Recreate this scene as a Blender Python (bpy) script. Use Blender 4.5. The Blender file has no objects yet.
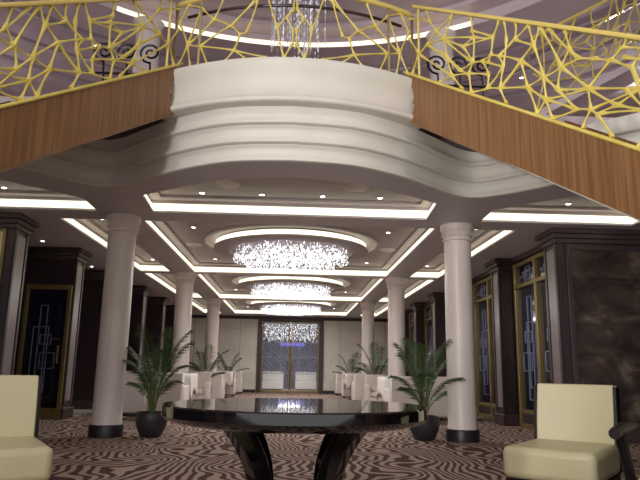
import bpy, bmesh, math, random
from mathutils import Vector, Matrix
from mathutils.geometry import tessellate_polygon
random.seed(7)
PI = math.pi
sc = bpy.context.scene
col = sc.collection

# ------------------------------------------------------------------ materials
def lin(c):
    return tuple((v/255/12.92 if v/255 <= .04045 else ((v/255+.055)/1.055)**2.4) for v in c)

def mat(name, rgb, rough=.5, metal=0., spec=.5, emit=None, estr=0., coat=0., noise=None, bump=0.):
    """noise = (scale, rgb2, low, high): a second colour mixed in by object-space noise"""
    m = bpy.data.materials.new(name); m.use_nodes = True
    nt = m.node_tree; b = nt.nodes['Principled BSDF']
    c = (*lin(rgb), 1)
    b.inputs['Base Color'].default_value = c
    b.inputs['Roughness'].default_value = rough
    b.inputs['Metallic'].default_value = metal
    b.inputs['Specular IOR Level'].default_value = spec
    b.inputs['Coat Weight'].default_value = coat
    if emit:
        b.inputs['Emission Color'].default_value = (*emit, 1)
        b.inputs['Emission Strength'].default_value = estr
    if noise or bump:
        tc = nt.nodes.new('ShaderNodeTexCoord')
        n = nt.nodes.new('ShaderNodeTexNoise'); n.inputs['Detail'].default_value = 5
        mp = nt.nodes.new('ShaderNodeMapping')
        nt.links.new(tc.outputs['Object'], mp.inputs[0]); nt.links.new(mp.outputs[0], n.inputs['Vector'])
        s = noise[0] if noise else 40
        if isinstance(s, tuple):
            mp.inputs['Scale'].default_value = s; n.inputs['Scale'].default_value = 1
        else:
            n.inputs['Scale'].default_value = s
        if noise:
            r = nt.nodes.new('ShaderNodeValToRGB')
            r.color_ramp.elements[0].position = noise[2]; r.color_ramp.elements[0].color = c
            r.color_ramp.elements[1].position = noise[3]; r.color_ramp.elements[1].color = (*lin(noise[1]), 1)
            nt.links.new(n.outputs['Fac'], r.inputs[0]); nt.links.new(r.outputs[0], b.inputs['Base Color'])
        if bump:
            bp = nt.nodes.new('ShaderNodeBump'); bp.inputs['Strength'].default_value = bump
            bp.inputs['Distance'].default_value = .01
            nt.links.new(n.outputs['Fac'], bp.inputs['Height']); nt.links.new(bp.outputs[0], b.inputs['Normal'])
    return m

M = {}
def clear_glass():
    m = bpy.data.materials.new('door_glass'); m.use_nodes = True; nt = m.node_tree
    b = nt.nodes['Principled BSDF']; b.inputs['Base Color'].default_value = (.5, .52, .6, 1)
    b.inputs['Roughness'].default_value = .03; b.inputs['Alpha'].default_value = .22
    return m
M['plaster'] = mat('plaster', (220, 215, 206), .5, noise=(3, (215, 209, 197), .3, .7))
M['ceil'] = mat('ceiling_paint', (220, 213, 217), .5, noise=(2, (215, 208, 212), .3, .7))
M['coffer'] = mat('ceiling_paint_dimmed', (186, 175, 178), .55, noise=(2, (180, 169, 172), .3, .7))  # ceiling paint darkened so cove light shows weaker on plates and discs
M['upper'] = mat('upper_paint', (214, 198, 202), .32, noise=(1.2, (206, 190, 194), .3, .7))
M['column'] = mat('column_lacquer', (238, 226, 220), .38, noise=((30, 30, 1.5), (231, 219, 213), .35, .65))
M['wood'] = mat('dark_wood', (50, 36, 42), .3, spec=.5, noise=((25, 25, 2), (64, 48, 52), .35, .65))
M['woodm'] = mat('dark_wood_moulding', (66, 50, 54), .35, noise=((25, 25, 2), (78, 60, 62), .35, .65))
M['strip'] = mat('pilaster_panel', (150, 136, 140), .3, noise=((4, 4, .8), (138, 124, 128), .3, .7))
M['stringer'] = mat('walnut_veneer', (142, 101, 64), .42, noise=((38, 38, 1.0), (110, 76, 46), .35, .66))
M['gold'] = mat('yellow_gold', (224, 206, 112), .5, metal=.0, noise=(9, (208, 186, 86), .3, .7))
M['rail'] = mat('handrail', (222, 198, 112), .4, metal=.0)
M['rail_dark'] = mat('dark_handrail', (60, 40, 40), .3)
M['brass'] = mat('brass', (142, 122, 76), .35, metal=.4)
M['glass_dark'] = mat('dark_glass', (22, 20, 34), .06, spec=.8, noise=(1.5, (30, 28, 62), .4, .8))
M['lead'] = mat('grille_metal', (158, 162, 196), .35, metal=.2)
M['mirror'] = clear_glass()
M['blue'] = mat('blue_wall', (70, 68, 112), .3, noise=(2, (54, 52, 92), .3, .7))
M['blue_lamp'] = mat('blue_lamp', (120, 120, 255), .4, emit=(.2, .2, 1.), estr=.9)
M['marble'] = mat('cream_marble', (244, 238, 230), .25, noise=(1.3, (228, 220, 210), .35, .65))
M['joint'] = mat('panel_joint', (196, 186, 178), .4)
M['cream'] = mat('cream_leather', (206, 198, 160), .42, spec=.4, noise=(3, (197, 188, 148), .3, .7), bump=.05)
M['white_fab'] = mat('white_upholstery', (222, 212, 206), .7, noise=(14, (212, 202, 196), .3, .7), bump=.1)
M['cloth'] = mat('white_cloth', (232, 226, 218), .8)
M['black'] = mat('black_lacquer', (10, 9, 13), .06, spec=.7, coat=.6)
M['blackwood'] = mat('black_wood', (22, 16, 20), .5, spec=.3)
M['pot'] = mat('dark_pot', (48, 42, 48), .45, noise=(8, (58, 50, 55), .3, .7))
M['soil'] = mat('soil', (38, 30, 24), .95, noise=(40, (60, 48, 36), .4, .6), bump=.5)
M['leaf'] = mat('palm_leaf', (50, 78, 44), .45, noise=(6, (78, 104, 60), .35, .65))
M['stem'] = mat('palm_stem', (96, 110, 56), .6)
M['grille'] = mat('white_metal', (236, 230, 228), .5)
M['chrome'] = mat('chrome', (214, 210, 216), .22, metal=1.)
M['iron'] = mat('black_iron', (20, 18, 24), .4)
M['onyx'] = mat('pale_gold_panel', (226, 214, 168), .35, noise=(1.2, (206, 190, 138), .35, .65))
M['base'] = mat('column_base', (40, 30, 40), .4)
M['cove'] = mat('cove_diffuser', (255, 250, 225), .6, emit=(1., .96, .72), estr=1.35)
M['cove_up'] = mat('cove_diffuser_upper', (255, 250, 225), .6, emit=(1., .94, .66), estr=1.15)
M['lamp'] = mat('lamp_lens', (255, 255, 250), .4, emit=(1., .98, .95), estr=14)
M['panel_light'] = mat('panel_lamp', (255, 255, 250), .4, emit=(1., .95, .9), estr=6)

def art_panel():
    m = bpy.data.materials.new('smoked_panel'); m.use_nodes = True; nt = m.node_tree
    b = nt.nodes['Principled BSDF']; b.inputs['Roughness'].default_value = .22
    tc = nt.nodes.new('ShaderNodeTexCoord'); mp = nt.nodes.new('ShaderNodeMapping')
    mp.inputs['Scale'].default_value = (1.1, 1, 1.9)
    n = nt.nodes.new('ShaderNodeTexNoise'); n.inputs['Scale'].default_value = 1.5; n.inputs['Detail'].default_value = 9
    n.inputs['Distortion'].default_value = .8
    r = nt.nodes.new('ShaderNodeValToRGB')
    e = r.color_ramp.elements
    e[0].position = .38; e[0].color = (*lin((46, 37, 38)), 1)
    e[1].position = .78; e[1].color = (*lin((142, 126, 114)), 1)
    k = e.new(.56); k.color = (*lin((82, 67, 60)), 1)
    L = nt.links.new
    L(tc.outputs['Object'], mp.inputs[0]); L(mp.outputs[0], n.inputs['Vector']); L(n.outputs['Fac'], r.inputs[0]); L(r.outputs[0], b.inputs['Base Color'])
    return m
M['art'] = art_panel()

def carpet():
    m = bpy.data.materials.new('zebra_carpet'); m.use_nodes = True; nt = m.node_tree
    b = nt.nodes['Principled BSDF']; b.inputs['Roughness'].default_value = .95
    b.inputs['Specular IOR Level'].default_value = .1
    L = nt.links.new
    tc = nt.nodes.new('ShaderNodeTexCoord')
    n1 = nt.nodes.new('ShaderNodeTexNoise'); n1.inputs['Scale'].default_value = 1.05; n1.inputs['Detail'].default_value = 1.2
    sub = nt.nodes.new('ShaderNodeVectorMath'); sub.operation = 'SUBTRACT'; sub.inputs[1].default_value = (.5, .5, .5)
    mul = nt.nodes.new('ShaderNodeVectorMath'); mul.operation = 'SCALE'; mul.inputs['Scale'].default_value = 1.35
    add = nt.nodes.new('ShaderNodeVectorMath'); add.operation = 'ADD'
    L(tc.outputs['Object'], n1.inputs['Vector']); L(n1.outputs['Color'], sub.inputs[0]); L(sub.outputs[0], mul.inputs[0])
    L(tc.outputs['Object'], add.inputs[0]); L(mul.outputs[0], add.inputs[1])
    w = nt.nodes.new('ShaderNodeTexWave'); w.wave_type = 'BANDS'; w.bands_direction = 'X'
    w.inputs['Scale'].default_value = 2.8; w.inputs['Distortion'].default_value = 3.2
    w.inputs['Detail'].default_value = 1.0; w.inputs['Detail Scale'].default_value = 1.1
    L(add.outputs[0], w.inputs['Vector'])
    r = nt.nodes.new('ShaderNodeValToRGB'); e = r.color_ramp.elements
    e[0].position = .38; e[0].color = (*lin((94, 70, 66)), 1)
    e[1].position = .58; e[1].color = (*lin((184, 162, 148)), 1)
    L(w.outputs['Fac'], r.inputs[0])
    n2 = nt.nodes.new('ShaderNodeTexNoise'); n2.inputs['Scale'].default_value = 180
    L(tc.outputs['Object'], n2.inputs['Vector'])
    bp = nt.nodes.new('ShaderNodeBump'); bp.inputs['Strength'].default_value = .3; bp.inputs['Distance'].default_value = .005
    L(n2.outputs['Fac'], bp.inputs['Height']); L(bp.outputs[0], b.inputs['Normal'])
    L(r.outputs[0], b.inputs['Base Color'])
    return m
M['carpet'] = carpet()

def crystal(name, strength, lo=.25, alpha=1.):
    m = bpy.data.materials.new(name); m.use_nodes = True; nt = m.node_tree
    b = nt.nodes['Principled BSDF']; b.inputs['Base Color'].default_value = (.8, .82, .88, 1)
    b.inputs['Roughness'].default_value = .08; b.inputs['Alpha'].default_value = alpha
    g = nt.nodes.new('ShaderNodeNewGeometry'); r = nt.nodes.new('ShaderNodeMapRange')
    r.inputs['From Min'].default_value = lo; r.inputs['To Max'].default_value = strength
    nt.links.new(g.outputs['Random Per Island'], r.inputs['Value'])
    b.inputs['Emission Color'].default_value = (.97, .97, 1, 1)
    nt.links.new(r.outputs[0], b.inputs['Emission Strength'])
    return m
M['crystal'] = crystal('lit_crystal', 3.2, .0)
M['strand'] = crystal('crystal_strand', .7, .55, .5)

# ------------------------------------------------------------------ mesh helper
class MB:
    def __init__(s): s.v = []; s.f = []
    def box(s, x0, y0, z0, x1, y1, z1):
        b = len(s.v)
        s.v += [(x, y, z) for z in (z0, z1) for y in (y0, y1) for x in (x0, x1)]
        s.f += [tuple(b+i for i in q) for q in ((0, 2, 3, 1), (4, 5, 7, 6), (0, 1, 5, 4), (2, 6, 7, 3), (0, 4, 6, 2), (1, 3, 7, 5))]
        return s
    def tube(s, pts, rad, n=6, caps=True):
        pts = [Vector(p) for p in pts]; rad = rad if isinstance(rad, (list, tuple)) else [rad]*len(pts)
        b = len(s.v); up = None
        for i, p in enumerate(pts):
            d = (pts[min(i+1, len(pts)-1)] - pts[max(i-1, 0)])
            d = d.normalized() if d.length > 1e-9 else Vector((0, 0, 1))
            if up is None:
                up = Vector((0, 0, 1)) if abs(d.z) < .9 else Vector((1, 0, 0))
            u = up - d*up.dot(d)
            if u.length < 1e-6: u = d.orthogonal()
            u.normalize(); w = d.cross(u); up = u
            for k in range(n):
                a = 2*PI*k/n
                s.v.append(tuple(p + (u*math.cos(a) + w*math.sin(a))*rad[i]))
        for i in range(len(pts)-1):
            for k in range(n):
                s.f.append((b+i*n+k, b+i*n+(k+1) % n, b+(i+1)*n+(k+1) % n, b+(i+1)*n+k))
        if caps:
            s.f.append(tuple(b+k for k in range(n))[::-1]); s.f.append(tuple(b+(len(pts)-1)*n+k for k in range(n)))
        return s
    def lathe(s, prof, n=32, c=(0, 0), flute=0.):
        b = len(s.v)
        for r, z in prof:
            for k in range(n):
                a = 2*PI*k/n; rr = r*(1 - (flute if k % 2 else 0))
                s.v.append((c[0]+rr*math.cos(a), c[1]+rr*math.sin(a), z))
        for i in range(len(prof)-1):
            for k in range(n):
                s.f.append((b+i*n+k, b+i*n+(k+1) % n, b+(i+1)*n+(k+1) % n, b+(i+1)*n+k))
        if prof[0][0] > 1e-4: s.f.append(tuple(b+k for k in range(n))[::-1])
        if prof[-1][0] > 1e-4: s.f.append(tuple(b+(len(prof)-1)*n+k for k in range(n)))
        return s
    def prism(s, poly, z0, z1):
        """poly: list of (x, y); may be concave"""
        b = len(s.v); n = len(poly)
        s.v += [(x, y, z0) for x, y in poly] + [(x, y, z1) for x, y in poly]
        t = tessellate_polygon([[Vector((x, y, 0)) for x, y in poly]])
        for q in t: s.f.append(tuple(b+i for i in q)); s.f.append(tuple(b+n+i for i in q[::-1]))
        for i in range(n): s.f.append((b+i, b+(i+1) % n, b+n+(i+1) % n, b+n+i))
        return s
    def sweep(s, paths, closed_prof=False):
        """paths: list of equally long point rows; quads between neighbours"""
        b = len(s.v); n = len(paths[0])
        for r in paths: s.v += [tuple(p) for p in r]
        for i in range(len(paths)-1):
            for k in range(n-1):
                s.f.append((b+i*n+k, b+i*n+k+1, b+(i+1)*n+k+1, b+(i+1)*n+k))
        if closed_prof:
            m = len(paths)-1
            for k in range(n-1): s.f.append((b+m*n+k, b+m*n+k+1, b+k+1, b+k))
            s.f.append(tuple(b+i*n for i in range(len(paths))))
            s.f.append(tuple(b+i*n+n-1 for i in range(len(paths)))[::-1])
        return s
    def xf(s, M4):
        s.v = [tuple(M4 @ Vector(p)) for p in s.v]; return s
    def build(s, name, m, parent=None, smooth=35, bevel=0., bseg=2, sub=0, loc=None, recalc=True):
        me = bpy.data.meshes.new(name)
        me.from_pydata([tuple(p) for p in s.v], [], s.f)
        if recalc:
            bm = bmesh.new(); bm.from_mesh(me); bmesh.ops.recalc_face_normals(bm, faces=bm.faces); bm.to_mesh(me); bm.free()
        me.materials.append(m)
        if smooth:
            for p in me.polygons: p.use_smooth = True
            me.set_sharp_from_angle(angle=math.radians(smooth))
        o = bpy.data.objects.new(name, me); col.objects.link(o)
        if parent: o.parent = parent
        if loc: o.location = loc
        if bevel:
            md = o.modifiers.new('Bevel', 'BEVEL'); md.width = bevel; md.segments = bseg; md.limit_method = 'ANGLE'
        if sub:
            md = o.modifiers.new('Subdiv', 'SUBSURF'); md.levels = sub; md.render_levels = sub
        return o

def empty(name, loc=(0, 0, 0), rz=0.):
    o = bpy.data.objects.new(name, None); col.objects.link(o); o.location = loc; o.rotation_euler = (0, 0, rz)
    o.empty_display_size = .1
    return o
def tag(o, label, cat, group=None):
    o['label'] = label; o['category'] = cat
    if group: o['group'] = group
    return o
def struct(o): o['kind'] = 'structure'; return o
def stuff(o): o['kind'] = 'stuff'; return o
def copy_tree(o, parent=None):
    c = o.copy(); col.objects.link(c)
    if parent: c.parent = parent
    for ch in list(o.children): copy_tree(ch, c)
    return c
def lin_interp(pts, n):
    """Catmull-Rom through (x, y) pts"""
    out = []
    P = [Vector(p) for p in pts]
    for i in range(len(P)-1):
        p0, p1, p2, p3 = P[max(i-1, 0)], P[i], P[i+1], P[min(i+2, len(P)-1)]
        for k in range(n):
            t = k/n
            out.append(.5*((2*p1) + (p2-p0)*t + (2*p0-5*p1+4*p2-p3)*t*t + (3*p1-p0-3*p2+p3)*t**3))
    out.append(P[-1]); return out

# ------------------------------------------------------------------ measures
Z = 3.13            # lower ceiling soffit
FACES = [9.1, 11.75, 14.45, 17.15, 19.85, 22.55]   # front faces of the pilasters
PL = .45
YB = 26.4           # back wall
ZU = 6.6            # upper ceiling
ogee_half = [(0, 6.33), (.65, 6.42), (1.22, 6.74), (1.62, 7.08), (2.06, 7.46), (2.4, 7.52), (2.78, 7.24), (3.1, 6.88), (3.6, 6.32), (4.3, 5.75), (5.4, 5.3), (8.27, 5.0)]
half = lin_interp(ogee_half, 5)
ogee = [Vector((-p.x, p.y)) for p in half[::-1]][:-1] + half

# ------------------------------------------------------------------ floor
struct(MB().box(-8.5, -4, -.1, 8.5, 28, 0).build('floor', M['carpet']))
struct(MB().box(-5.0, 12.46, 0, -4.02, 14.4, .012).build('floor', M['marble'], smooth=0))

# ------------------------------------------------------------------ lower ceiling with coffers
def arch(n=12):
    pts = []
    hp = lin_interp([(-1.93, 7.86), (-1.5, 7.53), (-1.1, 7.26), (-.7, 7.06), (0, 6.9), (.7, 7.06), (1.1, 7.26), (1.5, 7.53), (1.93, 7.86)], 3)
    return [(p.x, p.y) for p in hp]
c1 = arch() + [(1.98, 8.76), (-1.98, 8.76)]
def rect(x0, y0, x1, y1): return [(x0, y0), (x1, y0), (x1, y1), (x0, y1)]
sideR1 = [(2.78, 8.76), (2.76, 8.12), (3.0, 7.84), (3.4, 7.45), (3.7, 7.2), (4.3, 6.9), (5.05, 6.75), (5.06, 8.76)][::-1]
sideR1 = sideR1[::-1]
sideL1 = [(-x, y) for x, y in sideR1]
bays = [(9.3, 14.5), (14.75, 19.95), (20.3, 25.4)]
coffers = [('arch', c1, 'arched coffer behind the balcony'),
           ('r', sideR1, 'front coffer under the right staircase'), ('l', sideL1, 'front coffer under the left staircase')]
nm = ['second', 'third', 'farthest']
for i, (a, b) in enumerate(bays):
    coffers.append(('c', rect(-2.25, a, 2.25, b), nm[i] + ' central coffer from the front'))
    coffers.append(('l', rect(-3.5, a, -2.8, b), nm[i] + ' left aisle coffer from the front'))
    coffers.append(('r', rect(2.8, a, 3.5, b), nm[i] + ' right aisle coffer from the front'))
outer = [(p.x, p.y) for p in ogee] + [(8.28, 9.3), (5.9, 9.3), (5.9, YB), (-5.9, YB), (-5.9, 9.3), (-8.28, 9.3)]
def ccw(p):
    a = sum(p[i][0]*p[(i+1) % len(p)][1]-p[(i+1) % len(p)][0]*p[i][1] for i in range(len(p)))
    return p if a > 0 else p[::-1]
loops = [[Vector((x, y, 0)) for x, y in ccw(outer)]] + [[Vector((x, y, 0)) for x, y in ccw(c[1])[::-1]] for c in coffers]
mb = MB(); flat = [p for l in loops for p in l]
mb.v = [(p.x, p.y, Z) for p in flat] + [(p.x, p.y, Z+.03) for p in flat]
N = len(flat)
tr = tessellate_polygon(loops)
for t in tr: mb.f.append(tuple(t)); mb.f.append(tuple(i+N for i in t[::-1]))
o = 0
for l in loops:
    n = len(l)
    for i in range(n): mb.f.append((o+i, o+(i+1) % n, N+o+(i+1) % n, N+o+i))
    o += n
struct(mb.build('ceiling', M['ceil'], smooth=20))
def offset(poly, d):
    """grow a CCW polygon by d"""
    poly = ccw(poly); n = len(poly); out = []
    for i in range(n):
        a, b, c = Vector(poly[i-1]), Vector(poly[i]), Vector(poly[(i+1) % n])
        e1 = (b-a).normalized(); e2 = (c-b).normalized()
        n1 = Vector((e1.y, -e1.x)); n2 = Vector((e2.y, -e2.x))
        m = (n1+n2); k = m.length_squared
        out.append(tuple(b + m*(2*d/k if k > .2 else d)))
    return out
for kind, poly, lab in coffers:
    p = ccw(poly); n = len(p)
    # recess: wall, narrow ledge above the light, raised plate
    q0 = offset(p, .055); q1 = offset(p, -.10) ; q2 = offset(p, -.115)
    m = MB()
    rows = []
    for pts, z in ((q0, Z+.03), (q0, Z+.2), (q1, Z+.2), (q1, Z+.235), (q2, Z+.235)):
        rows.append([(x, y, z) for x, y in pts] + [(pts[0][0], pts[0][1], z)])
    m.sweep(rows)
    b0 = len(m.v); m.v += [(x, y, Z+.235) for x, y in q2]
    for t in tessellate_polygon([[Vector((x, y, 0)) for x, y in q2]]): m.f.append(tuple(b0+i for i in t))
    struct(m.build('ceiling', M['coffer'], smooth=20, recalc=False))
    lp = offset(p, .045); m = MB()
    rows = []
    for pts, z in ((lp, Z+.035), (lp, Z+.15), (q0, Z+.15), (q0, Z+.035)):
        pts = pts if pts is lp else offset(p, .054)
        rows.append([(x, y, z) for x, y in pts] + [(pts[0][0], pts[0][1], z)])
    m.sweep(rows); o2 = m.build('cove_light', M['cove'], smooth=20, recalc=False)
    tag(o2, 'glowing white cove light strip inside the ' + lab, 'light', 'cove lights of the lower ceiling')

# ------------------------------------------------------------------ walls of the corridor
def wall(name, *b): return struct(MB().box(*b).build(name, M['wood'], smooth=0))
wall('wall_left', -5.3, 9.3, 0, -5.1, YB, Z)
wall('wall_right', 4.4, 9.3, 0, 4.6, YB, Z)
wall('wall_hall_left', -8.5, -4, 0, -8.3, 9.2, ZU)
wall('wall_hall_right', 8.3, -4, 0, 8.5, 9.2, ZU)
wall('wall_front_left', -8.3, FACES[0], 0, -4.05, FACES[0]+PL, Z)
wall('wall_front_right', 4.05, FACES[0], 0, 8.3, FACES[0]+PL, Z)
m = MB()
m.box(-5.3, YB, 0, -1.28, YB+.2, Z).box(1.28, YB, 0, 4.6, YB+.2, Z).box(-1.28, YB, 2.96, 1.28, YB+.2, Z)
struct(m.build('wall_back', M['marble'], smooth=0))
# crown band of dark wood, panel joints and skirting of the back wall
struct(MB().box(-5.1, YB-.06, 3.0, 4.4, YB, Z).build('trim_1', M['woodm'], smooth=0))
m = MB()
for s in (-1, 1):
    for x in (2.1, 3.05, 4.0):
        m.box(s*x-.012, YB-.012, .1, s*x+.012, YB, 3.0)
    m.box(min(s*2.1, s*3.05), YB-.01, 2.6, max(s*2.1, s*3.05), YB, 2.62)
struct(m.build('trim_2', M['joint'], smooth=0))
struct(MB().box(-5.1, YB-.03, 0, -1.38, YB, .12).box(1.38, YB-.03, 0, 4.4, YB, .12).build('baseboard_back', M['wood'], smooth=0))
m = MB().box(-5.1, 9.6, 0, -5.07, YB, .16); struct(m.build('baseboard_left', M['woodm'], smooth=0))
m = MB().box(4.37, 9.6, 0, 4.4, YB, .16); struct(m.build('baseboard_right', M['woodm'], smooth=0))

# pilasters
ords = ['first', 'second', 'third', 'fourth', 'fifth', 'sixth']
def pilaster(i, s):
    f = FACES[i]; side = 'left' if s < 0 else 'right'
    xi = 4.05; xo = 5.09 if s < 0 else 4.39
    xf = 8.28 if i == 0 else xo
    r = empty('pilaster', (s*xi, f, 0))
    def B(name, m_, boxes, bev=0):
        k = MB()
        for (x0, y0, z0, x1, y1, z1) in boxes:
            k.box(min(s*x0, s*x1)-s*xi, y0-f, z0, max(s*x0, s*x1)-s*xi, y1-f, z1)
        return k.build(name, m_, r, smooth=0, bevel=bev)
    if i: B('body', M['wood'], [(xi, f, 0, xo, f+PL, Z-.003)])
    y0, y1 = f, f+PL
    B('cornice', M['woodm'], [(xi-.11, y0-.11, 3.05, xf, y1+.11, 3.127), (xi-.07, y0-.07, 2.98, xf, y1+.07, 3.05), (xi-.035, y0-.035, 2.91, xf, y1+.035, 2.98)], .008)
    B('face_panel', M['strip'], [(xi-.012, y0+.09, .32, xi, y1-.09, 2.84)])
    B('panel_frame', M['woodm'], [(xi-.025, y0+.01, .25, xi, y0+.07, 2.9), (xi-.025, y1-.07, .25, xi, y1-.01, 2.9)], .004)
    B('plinth', M['woodm'], [(xi-.05, y0-.05, 0, xf, y1+.05, .2)], .008)
    tag(r, '%s dark wood pilaster from the front on the %s side of the corridor' % (ords[i], side), 'pilaster', 'dark pilasters along the corridor walls')
for i in range(6):
    for s in (-1, 1): pilaster(i, s)

# framed panels on the two front walls
f = FACES[0]
r = empty('wall_panel', (6.2, f, 1.6))
MB().box(-1.95, -.03, -1.35, 2.0, -.005, 1.2).build('panel_face', M['art'], r, smooth=0)
MB().box(-2.03, -.05, -1.42, -1.95, 0, 1.28).box(2.0, -.05, -1.42, 2.08, 0, 1.28).box(-1.95, -.05, 1.2, 2.0, 0, 1.28).box(-1.95, -.05, -1.42, 2.0, 0, -1.35).build('panel_frame', M['woodm'], r, smooth=0, bevel=.008)
tag(r, 'large smoky brown marbled wall panel behind the right cream chair', 'panel')
r = empty('wall_panel', (-6.22, f, 1.6))
MB().box(-2.0, -.03, -1.35, 2.02, -.005, 1.26).build('panel_face', M['onyx'], r, smooth=0)
MB().box(-2.05, -.045, -1.4, -2.0, 0, 1.3).box(2.02, -.045, -1.4, 2.06, 0, 1.3).box(-2.0, -.045, 1.26, 2.02, 0, 1.3).box(-2.0, -.045, -1.4, 2.02, 0, -1.35).build('panel_frame', M['brass'], r, smooth=0, bevel=.006)
tag(r, 'pale gold wall panel at the left edge behind the left cream chair', 'panel')

# ------------------------------------------------------------------ windows (gold frame, transom, art-deco grille) and doors
def grille_mb(w, h, yy):
    """stepped rectangles in a w x h field, in the xz plane at y = yy"""
    m = MB(); t = .012
    def R(x0, z0, x1, z1):
        for b in ((x0, z0, x0+t, z1), (x1-t, z0, x1, z1), (x0, z0, x1, z0+t), (x0, z1-t, x1, z1)):
            m.box(b[0], yy-.008, b[1], b[2], yy+.004, b[3])
    R(w*.14, h*.06, w*.60, h*.72); R(w*.30, h*.16, w*.52, h*.94); R(w*.40, h*.30, w*.84, h*.46)
    R(w*.36, h*.54, w*.70, h*.64)
    return m
def window(n, s, y0, y1):
    x = 4.38 if s > 0 else 5.08
    r = empty('window_%d' % n, (s*x, (y0+y1)/2, 0), PI/2 if s > 0 else -PI/2); struct(r)
    w = y1-y0; hw = w/2
    F = MB(); t = .075
    for xx in (-hw, -t/2, hw-t): F.box(xx, -.0, 0, xx+t, .09, 3.0)
    for zz in (0, .24, 2.52, 2.93): F.box(-hw, 0, zz, hw, .085, zz+t)
    F.build('window_frame', M['brass'], r, smooth=0, bevel=.008)
    MB().box(-hw, .0, .07, hw, .06, .25).build('kick_panel', M['woodm'], r, smooth=0)
    MB().box(-hw+t, .01, .3, hw-t, .03, 2.95).build('pane', M['glass_dark'], r, smooth=0)
    for x0 in (-hw+t, t/2):
        g = grille_mb(hw-1.5*t, 2.1, .04); g.xf(Matrix.Translation((x0, 0, .36))).build('grille', M['lead'], r, smooth=0)
        g = grille_mb(hw-1.5*t, .3, .04); g.xf(Matrix.Translation((x0, 0, 2.61))).build('grille', M['lead'], r, smooth=0)
n = 1
for i in range(5):
    for s in (1, -1):
        window(n, s, FACES[i]+PL+.06, FACES[i+1]-.06); n += 1
# dark wood head above the windows
for s, nme in ((1, 'trim_3'), (-1, 'trim_4')):
    m = MB(); x = 4.38 if s > 0 else 5.08
    for i in range(5):
        a, b = FACES[i]+PL+.13, FACES[i+1]-.13
        m.box(min(s*x, s*(x-.1)), a, 3.03, max(s*x, s*(x-.1)), b, 3.127)
    struct(m.build(nme, M['woodm'], smooth=0))

# gold framed door facing the hall on the left
r = struct(empty('door_2', (-4.48, FACES[1], 0)))
MB().box(-.42, -.06, 0, -.35, 0, 2.42).box(.35, -.06, 0, .42, 0, 2.42).box(-.35, -.06, 2.33, .35, 0, 2.42).box(-.35, -.06, 0, .35, 0, .2).build('door_frame', M['brass'], r, smooth=0, bevel=.006)
MB().box(-.35, -.03, .2, .35, -.008, 2.33).build('door_pane', M['glass_dark'], r, smooth=0)
grille_mb(.62, 1.8, -.032).xf(Matrix.Translation((-.3, 0, .35))).build('door_grille', M['lead'], r, smooth=0)
MB().tube([(.29, -.06, 1.0), (.29, -.1, 1.0), (.29, -.1, 1.3), (.29, -.06, 1.3)], .012).tube([(.29, -.07, 1.42), (.16, -.07, 1.42)], .012).build('door_handle', M['brass'], r)

# double door at the end of the corridor
r = struct(empty('door_1', (0.02, YB, 0)))
MB().box(-1.38, -.1, 0, -1.21, .06, 3.0).box(1.21, -.1, 0, 1.38, .06, 3.0).box(-1.21, -.1, 2.9, 1.21, .06, 3.0).build('door_frame', M['woodm'], r, smooth=0, bevel=.01)
for s in (-1, 1):
    x0, x1 = (.02, 1.2) if s > 0 else (-1.2, -.02)
    F = MB(); t = .05
    F.box(x0, -.05, .02, x0+t, 0, 2.89).box(x1-t, -.05, .02, x1, 0, 2.89).box(x0, -.05, 2.84, x1, 0, 2.89).box(x0, -.05, .02, x1, 0, .1)
    lf = F.build('door_leaf', M['brass'], r, smooth=0, bevel=.005)
    MB().box(x0+t, -.03, .1, x1-t, -.01, 2.84).build('mirror_pane', M['mirror'], lf, smooth=0)
    G = MB(); a0, a1, b0, b1 = x0+t, x1-t, .78, 2.05
    def seg(p, q):
        G.tube([(p[0], -.04, p[1]), (q[0], -.04, q[1])], .015, 4)
    for c in range(-6, 14):
        pts = []
        # diagonals rising towards the leaf's outer side, clipped to the field
        for sg in (1,):
            k = c*.21
            xa, xb = a0, a1
            za = b0+k; zb = za+(a1-a0)
            if s < 0: za, zb = zb, za
            P0 = Vector((xa, za)); P1 = Vector((xb, zb)); d = P1-P0
            t0, t1 = 0., 1.
            for lo, hi, p_, d_ in ((b0, b1, P0.y, d.y),):
                ta, tb = sorted(((lo-p_)/d_, (hi-p_)/d_)); t0 = max(t0, ta); t1 = min(t1, tb)
            if t1 > t0+.03: seg(P0+d*t0, P0+d*t1)
    for zz in (.78, 1.45, 2.05): G.box(a0, -.05, zz-.012, a1, -.03, zz+.012)
    for xx in (.3, .7): G.box(a0+(a1-a0)*xx-.008, -.048, b0, a0+(a1-a0)*xx+.008, -.03, b1)
    G.build('leaf_lattice', M['lead'], lf, smooth=0)
    hx = .1*s
    MB().tube([(hx, -.06, .95), (hx, -.11, .97), (hx, -.11, 1.25), (hx, -.06, 1.27)], .014).build('door_handle', M['brass'], lf)

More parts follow.
